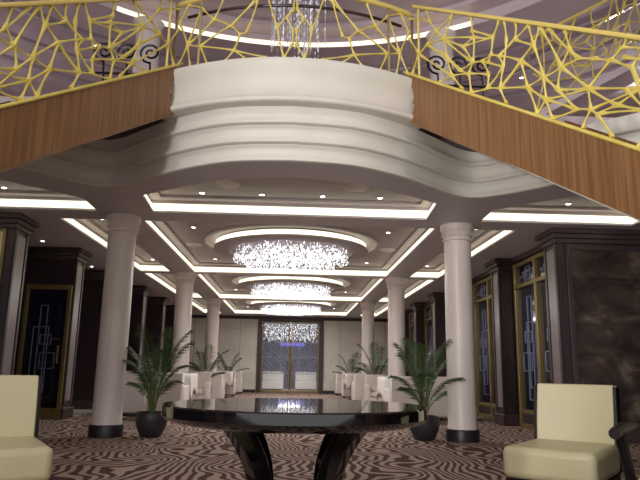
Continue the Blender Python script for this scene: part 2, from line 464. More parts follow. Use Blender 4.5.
# vestibule behind the glass double door
m = MB().box(-3, 33, 0, 3, 33.1, 3.4).box(-3.1, YB+.2, 0, -3, 33.1, 3.4).box(3, YB+.2, 0, 3.1, 33.1, 3.4)
struct(m.build('wall_vestibule', M['blue'], smooth=0))
struct(MB().box(-3.1, YB+.2, 3.4, 3.1, 33.1, 3.5).build('ceiling_vestibule', M['ceil'], smooth=0))
struct(MB().box(-3.1, 27.9, -.1, 3.1, 33.1, .002).build('floor_vestibule', M['marble'], smooth=0))
for s in (-1, 1):
    q = empty('bench', (s*.78, 30, 0))
    MB().box(-.5, -.3, .06, .5, .3, .42).build('seat', M['cloth'], q, bevel=.03)
    MB().box(-.5, .2, .42, .5, .35, .85).build('backrest', M['cloth'], q, bevel=.03)
    MB().box(-.45, -.25, 0, .45, .25, .06).build('plinth', M['blackwood'], q, smooth=0)
    tag(q, 'white bench seen through the %s leaf of the far glass door' % ('left' if s < 0 else 'right'), 'bench')
    o_ = MB().box(s*2.2-.05, 32.9, .3, s*2.2+.05, 32.99, 3.1).build('blue_wall_light', M['blue_lamp'], smooth=0)
    tag(o_, 'blue light strip beyond the far glass door on the %s' % ('left' if s < 0 else 'right'), 'light')
o_ = MB().box(-.55, 32.9, 2.15, .75, 32.99, 2.3).build('blue_wall_light', M['blue_lamp'], smooth=0)
tag(o_, 'wide blue light beyond the far glass door in the middle', 'light')

# ------------------------------------------------------------------ columns
def column_mesh(r):
    prof = [(.214, .16), (.214, .2), (.204, .22)] + [(.204-.004*((z/2.7)**1.5), .22+z) for z in (.4, 1, 1.6, 2.2, 2.64)]
    MB().lathe(prof + [(.2, 2.9)], 36, flute=.012).build('shaft', M['column'], r, smooth=30)
    MB().lathe([(.202, 2.87), (.22, 2.88), (.22, 2.9), (.207, 2.915), (.207, 2.93), (.232, 2.96), (.232, 3.0), (.225, 3.01), (.248, 3.05), (.25, Z-.002)], 40).build('capital', M['column'], r)
    MB().lathe([(.235, 0), (.235, .14), (.222, .165)], 40).build('base', M['base'], r, smooth=30)
first = None
pn = ['first (nearest)', 'second', 'third']
for i, y in enumerate((9.08, 14.62, 20.12)):
    for s in (-1, 1):
        if first is None:
            first = empty('column'); column_mesh(first); c = first
        else: c = copy_tree(first)
        c.location = (s*2.5+.015, y, 0)
        tag(c, 'white round column with dark base, %s in the row on the %s' % (pn[i], 'left' if s < 0 else 'right'), 'column', 'white columns along the corridor')

# ------------------------------------------------------------------ curved balcony with moulded fascia
def curve_off(d, lo, hi):
    """ogee pushed outward (towards the hall) by d"""
    out = []
    n = len(ogee)
    for i in range(lo, hi):
        t = (ogee[min(i+1, n-1)] - ogee[max(i-1, 0)]).normalized()
        nn = Vector((t.y, -t.x))
        out.append(ogee[i] + nn*d)
    return out
full = (0, len(ogee))
prof_low = [(-.02, 3.165), (-.02, 3.13), (.0, 3.128), (.02, 3.14), (.022, 3.165), (.012, 3.185), (.0, 3.2), (.005, 3.25), (.02, 3.29), (.032, 3.3), (.034, 3.312),
            (.085, 3.318), (.095, 3.33), (.092, 3.35), (.075, 3.365), (.068, 3.40), (.075, 3.45), (.09, 3.485), (.10, 3.495), (.102, 3.505),
            (.15, 3.51), (.16, 3.522), (.157, 3.545), (.14, 3.56), (.132, 3.6), (.138, 3.64), (.15, 3.675), (.155, 3.695), (-.05, 3.695)]
r = empty('balcony', (0, 6.3, Z))
T = Matrix.Translation((0, -6.3, -Z))
m = MB(); rows = []
for d, z in prof_low:
    rows.append([(p.x, p.y, z) for p in curve_off(d, *full)])
m.sweep(rows).xf(T).build('stepped_moulding', M['plaster'], r, smooth=50, recalc=False)
# upper drum between the stair heads
dr = []
for k in range(41):
    x = -1.53+3.06*k/40; dr.append(Vector((x, 6.08+.215*x*x)))
def drum(d): 
    out = []
    for i, p in enumerate(dr):
        t = (dr[min(i+1, 40)]-dr[max(i-1, 0)]).normalized(); out.append(p+Vector((t.y, -t.x))*d)
    return out
prof_up = [(-.18, 3.696), (.01, 3.696), (.035, 3.705), (.045, 3.725), (.04, 3.75), (.015, 3.765), (-.01, 3.8), (-.035, 3.87), (-.04, 3.95), (-.025, 4.02), (.0, 4.08), (.02, 4.12), (.03, 4.17), (.02, 4.2), (-.3, 4.2)]
m = MB(); m.sweep([[(p.x, p.y, z) for p in drum(d)] for d, z in prof_up]).xf(T).build('drum_fascia', M['plaster'], r, smooth=50, recalc=False)
tag(r, 'curved white plaster balcony front with stepped mouldings above the corridor entrance', 'balcony')
# upper floor slab
mid = [(p.x, p.y+.1) for p in dr]
poly = [(-8.3, 7.3), (-3.5, 7.3), (-2.75, 7.22), (-1.42, 6.62)] + mid + [(1.42, 6.62), (2.75, 7.22), (3.5, 7.3), (8.3, 7.3), (8.3, 16), (-8.3, 16)]
struct(MB().prism(poly, 3.9, 4.19).build('floor_upper', M['upper'], smooth=0))
struct(MB().prism([(-8.3, 8.0), (8.3, 8.0), (8.3, 8.2), (-8.3, 8.2)], 3.45, 3.9).build('wall_upper_beam', M['upper'], smooth=0))

# ------------------------------------------------------------------ stairs
SA = Vector((1.3, 6.5)); SD = Vector((.9, -2.0)).normalized(); SL = 1.43/2.193; SN = Vector((-SD.y, SD.x))   # SN: outward (to +x, +y)
SLEN = 4.27/SL
def sp(s, off, v, side):
    p = SA + SD*s + SN*off
    return (side*p.x, p.y, 4.27 - s*SL + v)
for side in (-1, 1):
    nm_ = 'left' if side < 0 else 'right'
    r = empty('staircase', (0, 0, 0))
    for off, tk, pname in ((0., .06, 'stringer'), (1.5, .06, 'stringer')):
        prof = []  # end profile like the moulding (s offset, v)
        top = [(-.08, -.0), (-.09, -.05), (.0, -.09), (-.02, -.16), (-.0, -.22)]
        endp = [(-.03, 0), (-.04, -.04), (-.01, -.07), (.04, -.1), (.09, -.16), (.115, -.25), (.115, -.35), (.09, -.43), (.04, -.48), (-.01, -.52), (-.015, -.56), (.06, -.575)]
        if off: endp = [(.85, 0), (.85, -.54)]
        pts = endp + [(1.0, -.555), (1.7, -.52), (2.8, -.505), (SLEN-.75, -.505), (SLEN-.02, -.03)]
        pts.append((SLEN, 0))
        m = MB(); b = len(pts)
        m.v = [sp(a, off, v if i < len(pts)-2 else max(v, -(4.27-a*SL)), side) for i, (a, v) in enumerate(pts)] + [sp(a, off+tk, v if i < len(pts)-2 else max(v, -(4.27-a*SL)), side) for i, (a, v) in enumerate(pts)]
        # keep above the floor
        m.v = [(x, y, max(z, 0)) for x, y, z in m.v]
        t = tessellate_polygon([[Vector((a, v, 0)) for a, v in pts]])
        for q in t: m.f.append(tuple(q)); m.f.append(tuple(i+b for i in q[::-1]))
        for i in range(b): m.f.append((i, (i+1) % b, b+(i+1) % b, b+i))
        m.build(pname, M['stringer'], r, smooth=0)
    m = MB(); nst = 26; ds = SLEN/nst
    for k in range(nst):
        s0 = k*ds; z1 = -(ds*SL)*1.0
        a = [sp(s0, .06, 0, side), sp(s0, 1.5, 0, side), sp(s0+ds, 1.5, ds*SL, side), sp(s0+ds, .06, ds*SL, side)]
        zt = a[0][2]-ds*SL-.03
        b = len(m.v); 
        for zz in (max(zt-.14, 0.001), max(zt, .02)):
            m.v += [(p[0], p[1], zz) for p in a]
        m.f += [tuple(b+i for i in q) for q in ((0, 3, 2, 1), (4, 5, 6, 7), (0, 1, 5, 4), (1, 2, 6, 5), (2, 3, 7, 6), (3, 0, 4, 7))]
    m.build('steps', M['carpet'], r, smooth=0)
    m = MB(); 
    b = [sp(-.0, .06, -.56, side), sp(0, 1.5, -.38, side), sp(SLEN-.9, 1.5, -.46, side), sp(SLEN-.9, .06, -.5, side)]
    b2 = [(x, y, z+.05) for x, y, z in b]
    m.v = b+b2; m.f = [(0, 1, 2, 3), (7, 6, 5, 4), (0, 4, 5, 1), (1, 5, 6, 2), (2, 6, 7, 3), (3, 7, 4, 0)]
    m.build('underside', M['plaster'], r, smooth=0)
    tag(r, 'walnut sided staircase coming down from the balcony on the %s' % nm_, 'staircase')

# web pattern of the stair railing, (distance along the slope, height above the stringer)
NODES = {'a': (.19, .848), 'a2': (.345, .85), 'a3': (.38, .726), 'b': (.176, .288), 'c': (.05, .02), 'd': (.789, .85), 'e': (.505, .616), 'f': (.334, .429), 'h': (.626, .548),
 'i': (1.06, .85), 'j': (1.068, .692), 'k': (1.095, .628), 'l': (1.354, .666), 'm': (1.445, .85), 'n': (1.067, .355), 'o': (.877, .228), 'q': (1.2, .394), 'r': (1.271, .393),
 's': (1.317, .477), 't': (1.425, .486), 'u': (1.279, .27), 'v': (1.001, .219), 'y': (.745, .143), 'z': (1.025, .03), 'aa': (1.256, .124), 'ab': (1.42, .162), 'ac': (1.472, .39),
 'ad': (1.528, .671), 'ae': (1.63, .686), 'af': (1.511, .85), 'ag': (1.652, .85), 'ai': (.539, .03), 'aj': (1.492, .03), 'A': (2.017, .85), 'B': (1.844, .667), 'C': (1.691, .485),
 'D': (1.92, .85), 'E': (1.932, .381), 'F': (2.119, .51), 'H': (1.944, .181), 'J': (2.365, .38), 'K': (2.294, .619), 'L': (2.182, .85), 'L2': (2.217, .682), 'M': (2.442, .646),
 'N': (2.58, .661), 'O': (2.681, .78), 'P': (2.72, .85), 'Q': (2.86, .80), 'R': (2.745, .633), 'S': (2.373, .207), 'T': (2.236, .17), 'U': (2.425, .181), 'W': (2.806, .483),
 'X': (2.82, .319), 'Y': (2.286, .03), 'Z': (2.538, .03), 'V0': (1.842, .03), 'V1': (1.997, .03), 'zz': (2.86, .05), 'z0': (.9, .03), 'fb': (.0, .45), 'a0': (0, .7), 'x1': (.93, .5), 'x2': (1.75, .25), 'x3': (2.6, .3), 'x4': (.66, .35), 'x5': (1.8, .85), 'x6': (2.07, .3)}
EDGES = '''a-b b-c a2-a3 a3-e d-e e-f f-b f-h e-h h-n f-o b-y b-fb a3-a0 i-j j-k k-n j-l k-l l-m l-s s-t s-q s-r t-ac t-ae n-q q-r q-u r-ac n-v v-o v-y o-n y-ai v-z aa-z u-aa u-v aa-ab ab-ac ac-ad ad-af ae-ag ae-t ab-C ab-aj ac-aa
A-K K-F F-I D-B B-C B-E C-t C-E C-ab E-F E-H H-V0 H-T T-V1 T-S S-U S-Y U-Z U-X S-W H-J S-J J-N K-M M-N N-O O-P O-Q N-R R-W R-Q L-L2 L2-K L2-F F-J J-W X-W X-zz X-R H-V1 x1-k x1-h x1-n x1-l x2-ab x2-C x2-H x2-V0 x2-E x3-J x3-W x3-U x3-X x4-f x4-h x4-o x4-y x5-B x5-ae x6-E x6-T x6-J x6-F B-ae k-h d-h y-z0 D-F'''.split()
def web(m, fn, nodes, edges, r0=.0085, r1=.022, rnd=random.Random(3)):
    for e in edges:
        a, b = e.split('-')
        if a not in nodes or b not in nodes: continue
        pa, pb = Vector(nodes[a]), Vector(nodes[b]); d = pb-pa
        bow = Vector((-d.y, d.x))*rnd.choice((-1, 1))*rnd.uniform(.0, .07)
        pts, rad = [], []
        for i in range(7):
            t = i/6; p = pa + d*t + bow*4*t*(1-t)*.5
            pts.append(fn(p.x, p.y)); rad.append(r0 + (r1-r0)*abs(2*t-1)**2.2)
        m.tube(pts, rad, 5)
    return m
for side in (-1, 1):
    nm_ = 'left' if side < 0 else 'right'
    r = empty('stair_railing', (0, 0, 0))
    def fn(s, v): return sp(s, .03, v+.01, side)
    END = 5.9
    m = MB()
    web(m, fn, NODES, EDGES, rnd=random.Random(3))
    for k in (1, 2):
        sh = {q: ((p[0] + k*2.68), p[1]) for q, p in NODES.items() if p[0]+k*2.68 < END-.02}
        web(m, fn, sh, EDGES, rnd=random.Random(4))
    m.build('web_lattice', M['gold'], r)
    def ramp(name, off, w, v0, v1, mt, s0, s1):
        q = MB(); pts = []
        for s_ in (s0, s1):
            for o_, v_ in ((off-w, v0), (off+w, v0), (off+w, v1), (off-w, v1)): pts.append(sp(s_, o_, v_, side))
        q.v = pts; q.f = [(0, 1, 2, 3), (7, 6, 5, 4), (0, 4, 5, 1), (1, 5, 6, 2), (2, 6, 7, 3), (3, 7, 4, 0)]
        return q.build(name, mt, r, smooth=0, bevel=.012)
    ramp('top_rail', .03, .035, .86, .905, M['rail'], .1, END)
    ramp('bottom_rail', .03, .045, .0, .035, M['gold'], -.08, END)
    ramp('end_post', .03, .015, .03, .87, M['rail'], .165, .19)
    ramp('end_post', .03, .015, .03, .87, M['rail'], END-.05, END)
    tag(r, 'yellow gold web lattice railing on the %s staircase' % nm_, 'railing')

# balcony railing
BN = {'c0': (.02, .6), 'c1': (.19, .38), 'c2': (.11, .02), 'c3': (.32, .8), 'm1': (.09, .5), 'm2': (.02, .35), 'm3': (.02, .18), 'n9': (.53, .33), 'n10': (.6, .33), 'n11': (.66, .14), 'n12': (.76, .02),
      'n13': (.29, .03), 'n14': (.4, .8), 'n15': (.7, .44), 'n17': (.9, .55), 'n18': (1.05, .72), 'n20': (1.05, .25), 'n22': (.53, .03), 'n23': (.95, .0), 'n24': (.8, .8), 'p1': (1.2, .3), 'p2': (1.32, .05), 'p3': (1.32, .6),
      'p4': (1.15, .02), 'p5': (1.22, .8), 'cc': (-.0, .82)}
BE = 'c0-c1 c1-c2 c1-c3 c0-m1 m1-m2 m2-m3 c0-cc m3-c2 n14-n9 n9-n10 n10-n11 n11-n12 n11-n13 n11-n22 n10-n15 n14-n15 n15-n17 n17-n18 n15-n20 n11-n20 n20-n23 n17-n24 n15-c3 n20-p1 p1-p2 p1-p3 n17-p1 p1-p4 n18-p1 n18-p5 p3-p5'.split()
def bx(u, v, off=0.):
    y = 6.13+.215*u*u+off
    return (u, y, 4.2+v)
r = empty('balcony_railing', (0, 0, 0))
for s in (-1, 1):
    def fb(u, v): return bx(s*u, v)
    web(MB(), fb, BN, BE, .009, .02, random.Random(11)).build('web_lattice', M['gold'], r)
us = [-1.36+2.72*k/24 for k in range(25)]
MB().tube([bx(u, .84) for u in us], .032, 8).build('top_rail', M['rail'], r)
MB().tube([bx(u, .74, .14) for u in us if abs(u) < 1.3], .018, 8).build('handrail', M['rail_dark'], r)
MB().tube([bx(u, .015) for u in us], .016, 6).build('bottom_rail', M['rail_dark'], r)
for u in (-1.36, -1.06, 1.06, 1.36):
    p = bx(u, 0); MB().box(p[0]-.012, p[1]-.02, p[2]-.01, p[0]+.012, p[1]+.02, p[2]+.84).build('post', M['brass'], r, smooth=0)
tag(r, 'curved yellow gold web lattice railing on top of the white balcony', 'railing')

# ------------------------------------------------------------------ upper deck
CR = (0, 5.1); RR = 5.06
def circle(cx, cy, R_, n=96): return [(cx+R_*math.cos(2*PI*k/n), cy+R_*math.sin(2*PI*k/n)) for k in range(n)]
lo = [[Vector((x, y, 0)) for x, y in [(-8.5, -4), (8.5, -4), (8.5, 16), (-8.5, 16)]], [Vector((x, y, 0)) for x, y in circle(*CR, RR)[::-1]]]
m = MB(); fl = [p for l in lo for p in l]; m.v = [(p.x, p.y, ZU) for p in fl]
for t in tessellate_polygon(lo): m.f.append(tuple(t))
struct(m.build('ceiling_upper', M['upper'], smooth=0))
m = MB(); cs = circle(*CR, RR+.08); cs2 = circle(*CR, RR-.25)
m.sweep([[(x, y, z) for x, y in c+[c[0]]] for c, z in ((cs, ZU), (cs, ZU+.25), (cs2, ZU+.25), (cs2, ZU+.32))])
b0 = len(m.v); m.v += [(x, y, ZU+.32) for x, y in cs2]; m.f.append(tuple(range(b0, b0+96)))
struct(m.build('ceiling_upper_dome', M['upper'], smooth=30))
c_ = [((RR+.07)*math.cos(math.radians(a)), 5.1+(RR+.07)*math.sin(math.radians(a))) for a in range(55, 126)]
m = MB().sweep([[(x, y, z) for x, y in c_] for z in (ZU+.03, ZU+.13)])
tag(m.build('cove_light', M['cove_up'], smooth=60), 'long curved cove light in the atrium ceiling, seen through the balcony railing', 'light')
# chrome ribs curving below the upper ceiling
k = 0
for s in (-1, 1):
    for R_, z_, w_ in ((5.9, ZU-.12, .07), (6.7, ZU-.2, .05), (7.5, ZU-.25, .06)):
        pts = []
        for a in range(0, 41):
            an = math.radians(-50 + 125*a/40)
            x = s*(R_*math.cos(an)); y = 5.1+R_*math.sin(an)
            if abs(x) < 8.2 and y < 15.5: pts.append((x, y, z_))
        o_ = MB().tube(pts, w_, 10).build('ceiling_rib', M['chrome'])
        tag(o_, '%s curved chrome ceiling rib above the %s staircase' % (['inner', 'middle', 'outer'][k % 3], 'left' if s < 0 else 'right'), 'rib', 'chrome ribs of the atrium ceiling'); k += 1
struct(MB().box(-8.5, 15.8, 4.19, 8.5, 16, ZU).build('wall_upper_back', M['upper'], smooth=0))
struct(MB().box(-8.5, 9.2, Z+.5, -8.3, 16, ZU).build('wall_upper_left', M['upper'], smooth=0))
struct(MB().box(8.3, 9.2, Z+.5, 8.5, 16, ZU).build('wall_upper_right', M['upper'], smooth=0))
for s in (-1, 1):
    c = empty('upper_column', (s*2.48, 9.6, 4.19))
    MB().lathe([(.2, .1), (.2, 2.2), (.19, 2.25)], 32).build('shaft', M['column'], c)
    MB().lathe([(.2, 2.22), (.23, 2.25), (.23, 2.32), (.26, 2.4), (.26, 2.408)], 32).build('capital', M['column'], c)
    MB().lathe([(.24, 0), (.24, .1)], 32).build('base', M['base'], c)
    tag(c, 'pale column on the upper deck behind the %s stair railing' % ('left' if s < 0 else 'right'), 'column', 'upper deck columns')
    # scrolled iron balustrade beside it
    q = empty('scroll_balustrade', (s*2.5, 8.6, 4.19))
    m = MB()
    for j in range(3):
        cx = (j-1)*.34
        pts = [(cx+(.02+.15*t/20)*math.cos(t*.55), 0, 1.35+(.02+.15*t/20)*math.sin(t*.55)) for t in range(21)]
        m.tube(pts, .018, 5)
        m.tube([(cx, 0, 0), (cx+.03, 0, .6), (cx, 0, 1.2)], .015, 5)
    m.build('scrolls', M['iron'], q)
    MB().tube([(-.6, 0, 1.0), (.6, 0, 1.0)], .02, 6).build('rail', M['iron'], q)
    tag(q, 'black scrolled iron balustrade on the upper deck behind the %s stair railing' % ('left' if s < 0 else 'right'), 'balustrade', 'upper deck scroll balustrades')

# flight climbing higher at the upper right, with its own web railing
r = empty('upper_flight', (0, 0, 0))
def uf(s, v, off=0.): return (3.3+s*.87, 8.0+off, 4.5+s*.5+v)
def ubox(name, s0, s1, v0, v1, o0, o1, mt):
    q = MB(); pts = []
    for s_ in (s0, s1):
        for o_, v_ in ((o0, v0), (o1, v0), (o1, v1), (o0, v1)): pts.append(uf(s_, v_, o_))
    q.v = pts; q.f = [(0, 1, 2, 3), (7, 6, 5, 4), (0, 4, 5, 1), (1, 5, 6, 2), (2, 6, 7, 3), (3, 7, 4, 0)]
    return q.build(name, mt, r, smooth=0, bevel=.01)
ubox('stringer', 0, 4., -.12, .0, 0, .06, M['upper'])
ubox('top_rail', 0.1, 4., 1.1, 1.15, -.02, .06, M['rail'])
ubox('underside', 0, 4., -.12, -.08, .06, 1.3, M['upper'])
ubox('handrail', 0.1, 4., .86, .92, .1, .2, M['chrome'])
NU = {q: (p[0]+.1, p[1]*1.3) for q, p in NODES.items() if p[0] < 2.86}
web(MB(), lambda s_, v_: uf(s_, v_, .02), NU, EDGES, .01, .022, random.Random(5)).build('web_lattice', M['gold'], r)
tag(r, 'upper stair flight with gold web railing in the top right corner', 'staircase')

# atrium crystal strands
r = empty('crystal_chandelier', (0.02, 8.3, ZU+.3))
MB().lathe([(.0, 0), (.5, 0), (.5, -.06), (.0, -.06)][::-1], 40).build('ceiling_plate', M['chrome'], r)
rn = random.Random(5); m = MB()
for i in range(46):
    a = rn.uniform(0, 2*PI); q = .42*math.sqrt(rn.random()); x, y = q*math.cos(a), q*math.sin(a)
    z = -.06; zb = rn.uniform(-1.5, -1.15)
    m.tube([(x, y, -.05), (x, y, zb)], .0018, 3, False)
    while z > zb:
        h = rn.uniform(.04, .1); w = rn.uniform(.008, .014)
        m.tube([(x, y, z), (x, y, z-h/2), (x, y, z-h)], [.001, w, .001], 4, False); z -= h*1.4
stuff(m.build('crystal_strands', M['strand'], r, smooth=0))
tag(r, 'tall column of hanging crystal strands behind the balcony railing', 'chandelier')

# ------------------------------------------------------------------ corridor chandeliers
CH = None
for i, (a, b) in enumerate(bays):
    cy = (a+b)/2 + .02
    if CH is None:
        r = CH = empty('disc_chandelier')
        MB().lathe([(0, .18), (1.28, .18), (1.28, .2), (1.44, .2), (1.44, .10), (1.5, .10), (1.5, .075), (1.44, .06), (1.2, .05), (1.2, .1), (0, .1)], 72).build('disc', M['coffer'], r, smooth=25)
        MB().lathe([(1.46, .105), (1.462, .195), (1.441, .195), (1.441, .105)], 72).build('ring_light', M['cove'], r, smooth=25)
        MB().lathe([(1.64, .232), (1.64, .2), (1.68, .2), (1.68, .232)], 72).build('outer_trim', M['ceil'], r, smooth=25)
        rn = random.Random(2); m = MB()
        for k in range(2600):
            an = rn.uniform(0, 2*PI); q = 1.12*math.sqrt(rn.random()); x, y = q*math.cos(an), q*math.sin(an)
            top = .09 - rn.random()*.12; h = rn.uniform(.02, .05); w = rn.uniform(.004, .008)
            low = -.16-.04*math.cos(q*1.2)
            top = max(low+h, .09-rn.random()*.28)
            m.tube([(x, y, top), (x+rn.uniform(-.01, .01), y, top-h*.5), (x, y, top-h)], [.001, w, .001], 4, False)
        stuff(m.build('crystals', M['crystal'], r, smooth=0, recalc=False))
        L = bpy.data.lights.new('bulbs', 'AREA'); L.shape = 'DISK'; L.size = 1.8; L.energy = 90; L.color = (1, .96, .92)
        lo_ = bpy.data.objects.new('bulbs', L); col.objects.link(lo_); lo_.parent = r; lo_.location = (0, 0, -.22)
    else: r = copy_tree(CH)
    r.location = (0, cy, Z)
    tag(r, 'round crystal ceiling chandelier with a glowing ring, %s above the corridor' % ['nearest of the three', 'middle of the three', 'farthest of the three'][i], 'chandelier', 'round crystal chandeliers along the corridor')

r = empty('hanging_chandelier', (.02, 28.6, 3.4))
MB().lathe([(0, 0), (.5, 0), (.5, -.05), (0, -.05)][::-1], 32).build('ceiling_plate', M['chrome'], r)
rn = random.Random(8); m = MB()
for k in range(700):
    x, y = rn.uniform(-1.3, 1.3), rn.uniform(-.5, .5); z = rn.uniform(-1.15, -.06); h = rn.uniform(.05, .1); w_ = rn.uniform(.008, .015)
    m.tube([(x, y, z), (x, y, z-h/2), (x, y, z-h)], [.001, w_, .001], 4, False)
for k in range(60):
    x, y = rn.uniform(-1.3, 1.3), rn.uniform(-.5, .5); m.tube([(x, y, -.0), (x, y, -1.1)], .002, 3, False)
stuff(m.build('crystals', M['crystal'], r, smooth=0, recalc=False))
L = bpy.data.lights.new('bulbs', 'AREA'); L.shape = 'DISK'; L.size = 1.0; L.energy = 45; L.color = (1, .97, .95)
lo_ = bpy.data.objects.new('bulbs', L); col.objects.link(lo_); lo_.parent = r; lo_.location = (0, 0, -1.25)
tag(r, 'wide crystal chandelier hanging beyond the far glass double door', 'chandelier')

# ------------------------------------------------------------------ downlights and round grilles
DL = None
def downlight(x, y, z, lab):
    global DL
    if DL is None:
        DL = r = empty('downlight')
        MB().lathe([(.052, 0), (.052, -.006), (.034, -.008), (.034, 0)], 20).build('trim_ring', M['grille'], r)
        MB().lathe([(0, -.004), (.033, -.004), (.033, -.001)][::-1], 20).build('lens', M['lamp'], r)
    else: r = copy_tree(DL)
    r.location = (x, y, z)
    tag(r, lab, 'light', 'small recessed downlights')
ZP = Z+.235
for x, w_ in ((-1.26, 'leftmost'), (-.42, 'second from the left'), (.44, 'second from the right'), (1.26, 'rightmost')):
    downlight(x, 8.48, ZP, 'small bright downlight in the arched coffer, %s of its four' % w_)
for i, (a, b) in enumerate(bays):
    for s in (-1, 1):
        for yy, fb_ in ((a+1.4, 'front'), (b-.6, 'rear')):
            downlight(s*1.72, yy, ZP, 'small downlight in the %s %s corner of the %s chandelier bay' % (fb_, 'left' if s < 0 else 'right', ['nearest', 'middle', 'farthest'][i]))
        for yy, fb_ in ((a+.95, 'front'), (b-.35, 'rear')):
            downlight(s*3.17, yy, ZP, 'small downlight at the %s of the %s aisle coffer over the %s bay' % (fb_, 'left' if s < 0 else 'right', ['nearest', 'middle', 'farthest'][i]))
downlight(-4.0, 8.5, ZP, 'small downlight in the front coffer under the left staircase')
downlight(4.0, 8.5, ZP, 'small downlight in the front coffer under the right staircase')
downlight(-4.45, 11.1, Z, 'small downlight in front of the left gold framed door')
downlight(-4.45, 13.9, Z, 'small downlight in the alcove behind the left gold framed door')
for x, y, lab in ((-5.9, 11.5, 'far left above the railing'), (-3.3, 12.5, 'left behind the first column of the upper deck'), (5.0, 8.9, 'at the upper right under the climbing flight'), (3.4, 12.2, 'right behind the upper deck column'), (-3.6, 10.4, 'nearer left above the left railing'), (4.4, 11, 'nearer right above the right railing')):
    downlight(x, y, ZU, 'small downlight in the upper deck ceiling, ' + lab)
GR = None
def round_grille(x, y, lab):
    global GR
    if GR is None:
        GR = r = empty('round_ceiling_vent')
        MB().lathe([(0, -.035), (.06, -.04), (.1, -.03), (.14, -.012), (.14, 0)], 28).build('diffuser', M['grille'], r)
        MB().lathe([(.155, 0), (.155, -.008), (.17, -.008), (.17, 0)], 28).build('rim', M['grille'], r)
    else: r = copy_tree(GR)
    r.location = (x, y, ZP); tag(r, lab, 'vent', 'round ceiling vents')
round_grille(-.86, 8.02, 'round white ceiling vent in the arched coffer, left one')
round_grille(.87, 8.02, 'round white ceiling vent in the arched coffer, right one')
for s in (-1, 1):
    round_grille(s*1.95, 12.3, 'round white ceiling vent %s of the nearest disc chandelier' % ('left' if s < 0 else 'right'))

# ------------------------------------------------------------------ palms
def palm(x, y, z0, h, seed, lab, spread=.42, pot=True, nf=11, group='potted palms'):
    rn = random.Random(seed)
    r = empty('potted_palm', (x, y, z0))
    if pot:
        MB().lathe([(.0, .0), (.12, 0), (.15, .02), (.205, .14), (.222, .24), (.21, .31), (.195, .335), (.185, .335), (.19, .3)], 36).build('pot', M['pot'], r)
        MB().lathe([(.0, .3), (.19, .295)][::-1], 28).build('soil', M['soil'], r)
    else:
        MB().lathe([(.0, .0), (.16, 0), (.17, .02), (.19, .5), (.185, .52), (.17, .52)], 28).build('pot', M['pot'], r)
        MB().lathe([(.0, .49), (.175, .49)][::-1], 28).build('soil', M['soil'], r)
    zb = .29 if pot else .48
    st = MB()
    for i in range(nf):
        an = 2*PI*i/nf*1.0 + rn.uniform(-.3, .3) + seed
        lift = (1.04, .62, .86, .5, .95, .72)[i % 6] + rn.uniform(-.06, .04)
        L_ = (h-zb)*lift
        out = spread*(1.62-lift*.8)*rn.uniform(.8, 1.25)
        pts = []
        for t in range(11):
            u = t/10
            pts.append(Vector((math.cos(an)*(.03+out*u**1.7), math.sin(an)*(.03+out*u**1.7), zb + L_*(u - .3*u**3.0*(1.75-lift)))))
        st.tube(pts, [.010*(1-.75*t/10)+.0015 for t in range(11)], 5)
        fr = MB()
        for t in range(12, 40, 1):
            u = t/40*1.0 + .02; k = min(int(u*10), 9); w = u*10-k
            p = pts[k].lerp(pts[k+1], w); d = (pts[k+1]-pts[k]).normalized()
            sd = d.cross(Vector((0, 0, 1))); sd = sd.normalized() if sd.length > .05 else Vector((-math.sin(an), math.cos(an), 0))
            ll = (.15+.13*rn.random())*math.sin(PI*min(1, (u-.2)*1.05+.12))**.6 * (h/1.5)
            for q in (-1, 1):
                tip = p + sd*q*ll*.62 + d*ll*.75 + Vector((0, 0, -.25*ll))
                mid = p.lerp(tip, .45) + Vector((0, 0, .03))
                wv = d*.0065
                nrm = Vector((0, 0, .003))
                b = len(fr.v)
                fr.v += [tuple(p-wv*.4), tuple(p+wv*.4), tuple(mid+wv+nrm), tuple(mid-wv+nrm), tuple(tip), tuple(mid-nrm*2)]
                fr.f += [(b, b+1, b+2, b+3), (b+3, b+2, b+4), (b+1, b, b+5), (b+2, b+1, b+5), (b, b+3, b+5), (b+4, b+2, b+5), (b+3, b+4, b+5)]
        fr.build('frond', M['leaf'], r, smooth=0, recalc=False)
    st.build('stems', M['stem'], r)
    tag(r, lab, 'potted plant', group)
palm(-1.88, 9.12, 0, 1.72, 1.3, 'tall palm in a dark round pot beside the left front column', .46, nf=13)
palm(1.98, 9.15, 0, 1.68, 2.4, 'tall palm in a dark round pot beside the right front column', .42, nf=13)
palm(-2.14, 16.4, 0, 1.82, 3.1, 'palm behind the nearest white armchairs on the left', .5, False, nf=8)
palm(2.27, 16.4, 0, 1.95, 4.2, 'palm behind the nearest white armchairs on the right', .5, False, nf=8)
palm(-2.25, 23.6, 0, 1.75, 5.5, 'farther and smaller looking palm on the left near the back wall', .6, False, nf=8)
palm(2.3, 23.6, 0, 1.85, 6.4, 'farther and smaller looking palm on the right near the back wall', .5, False, nf=8)

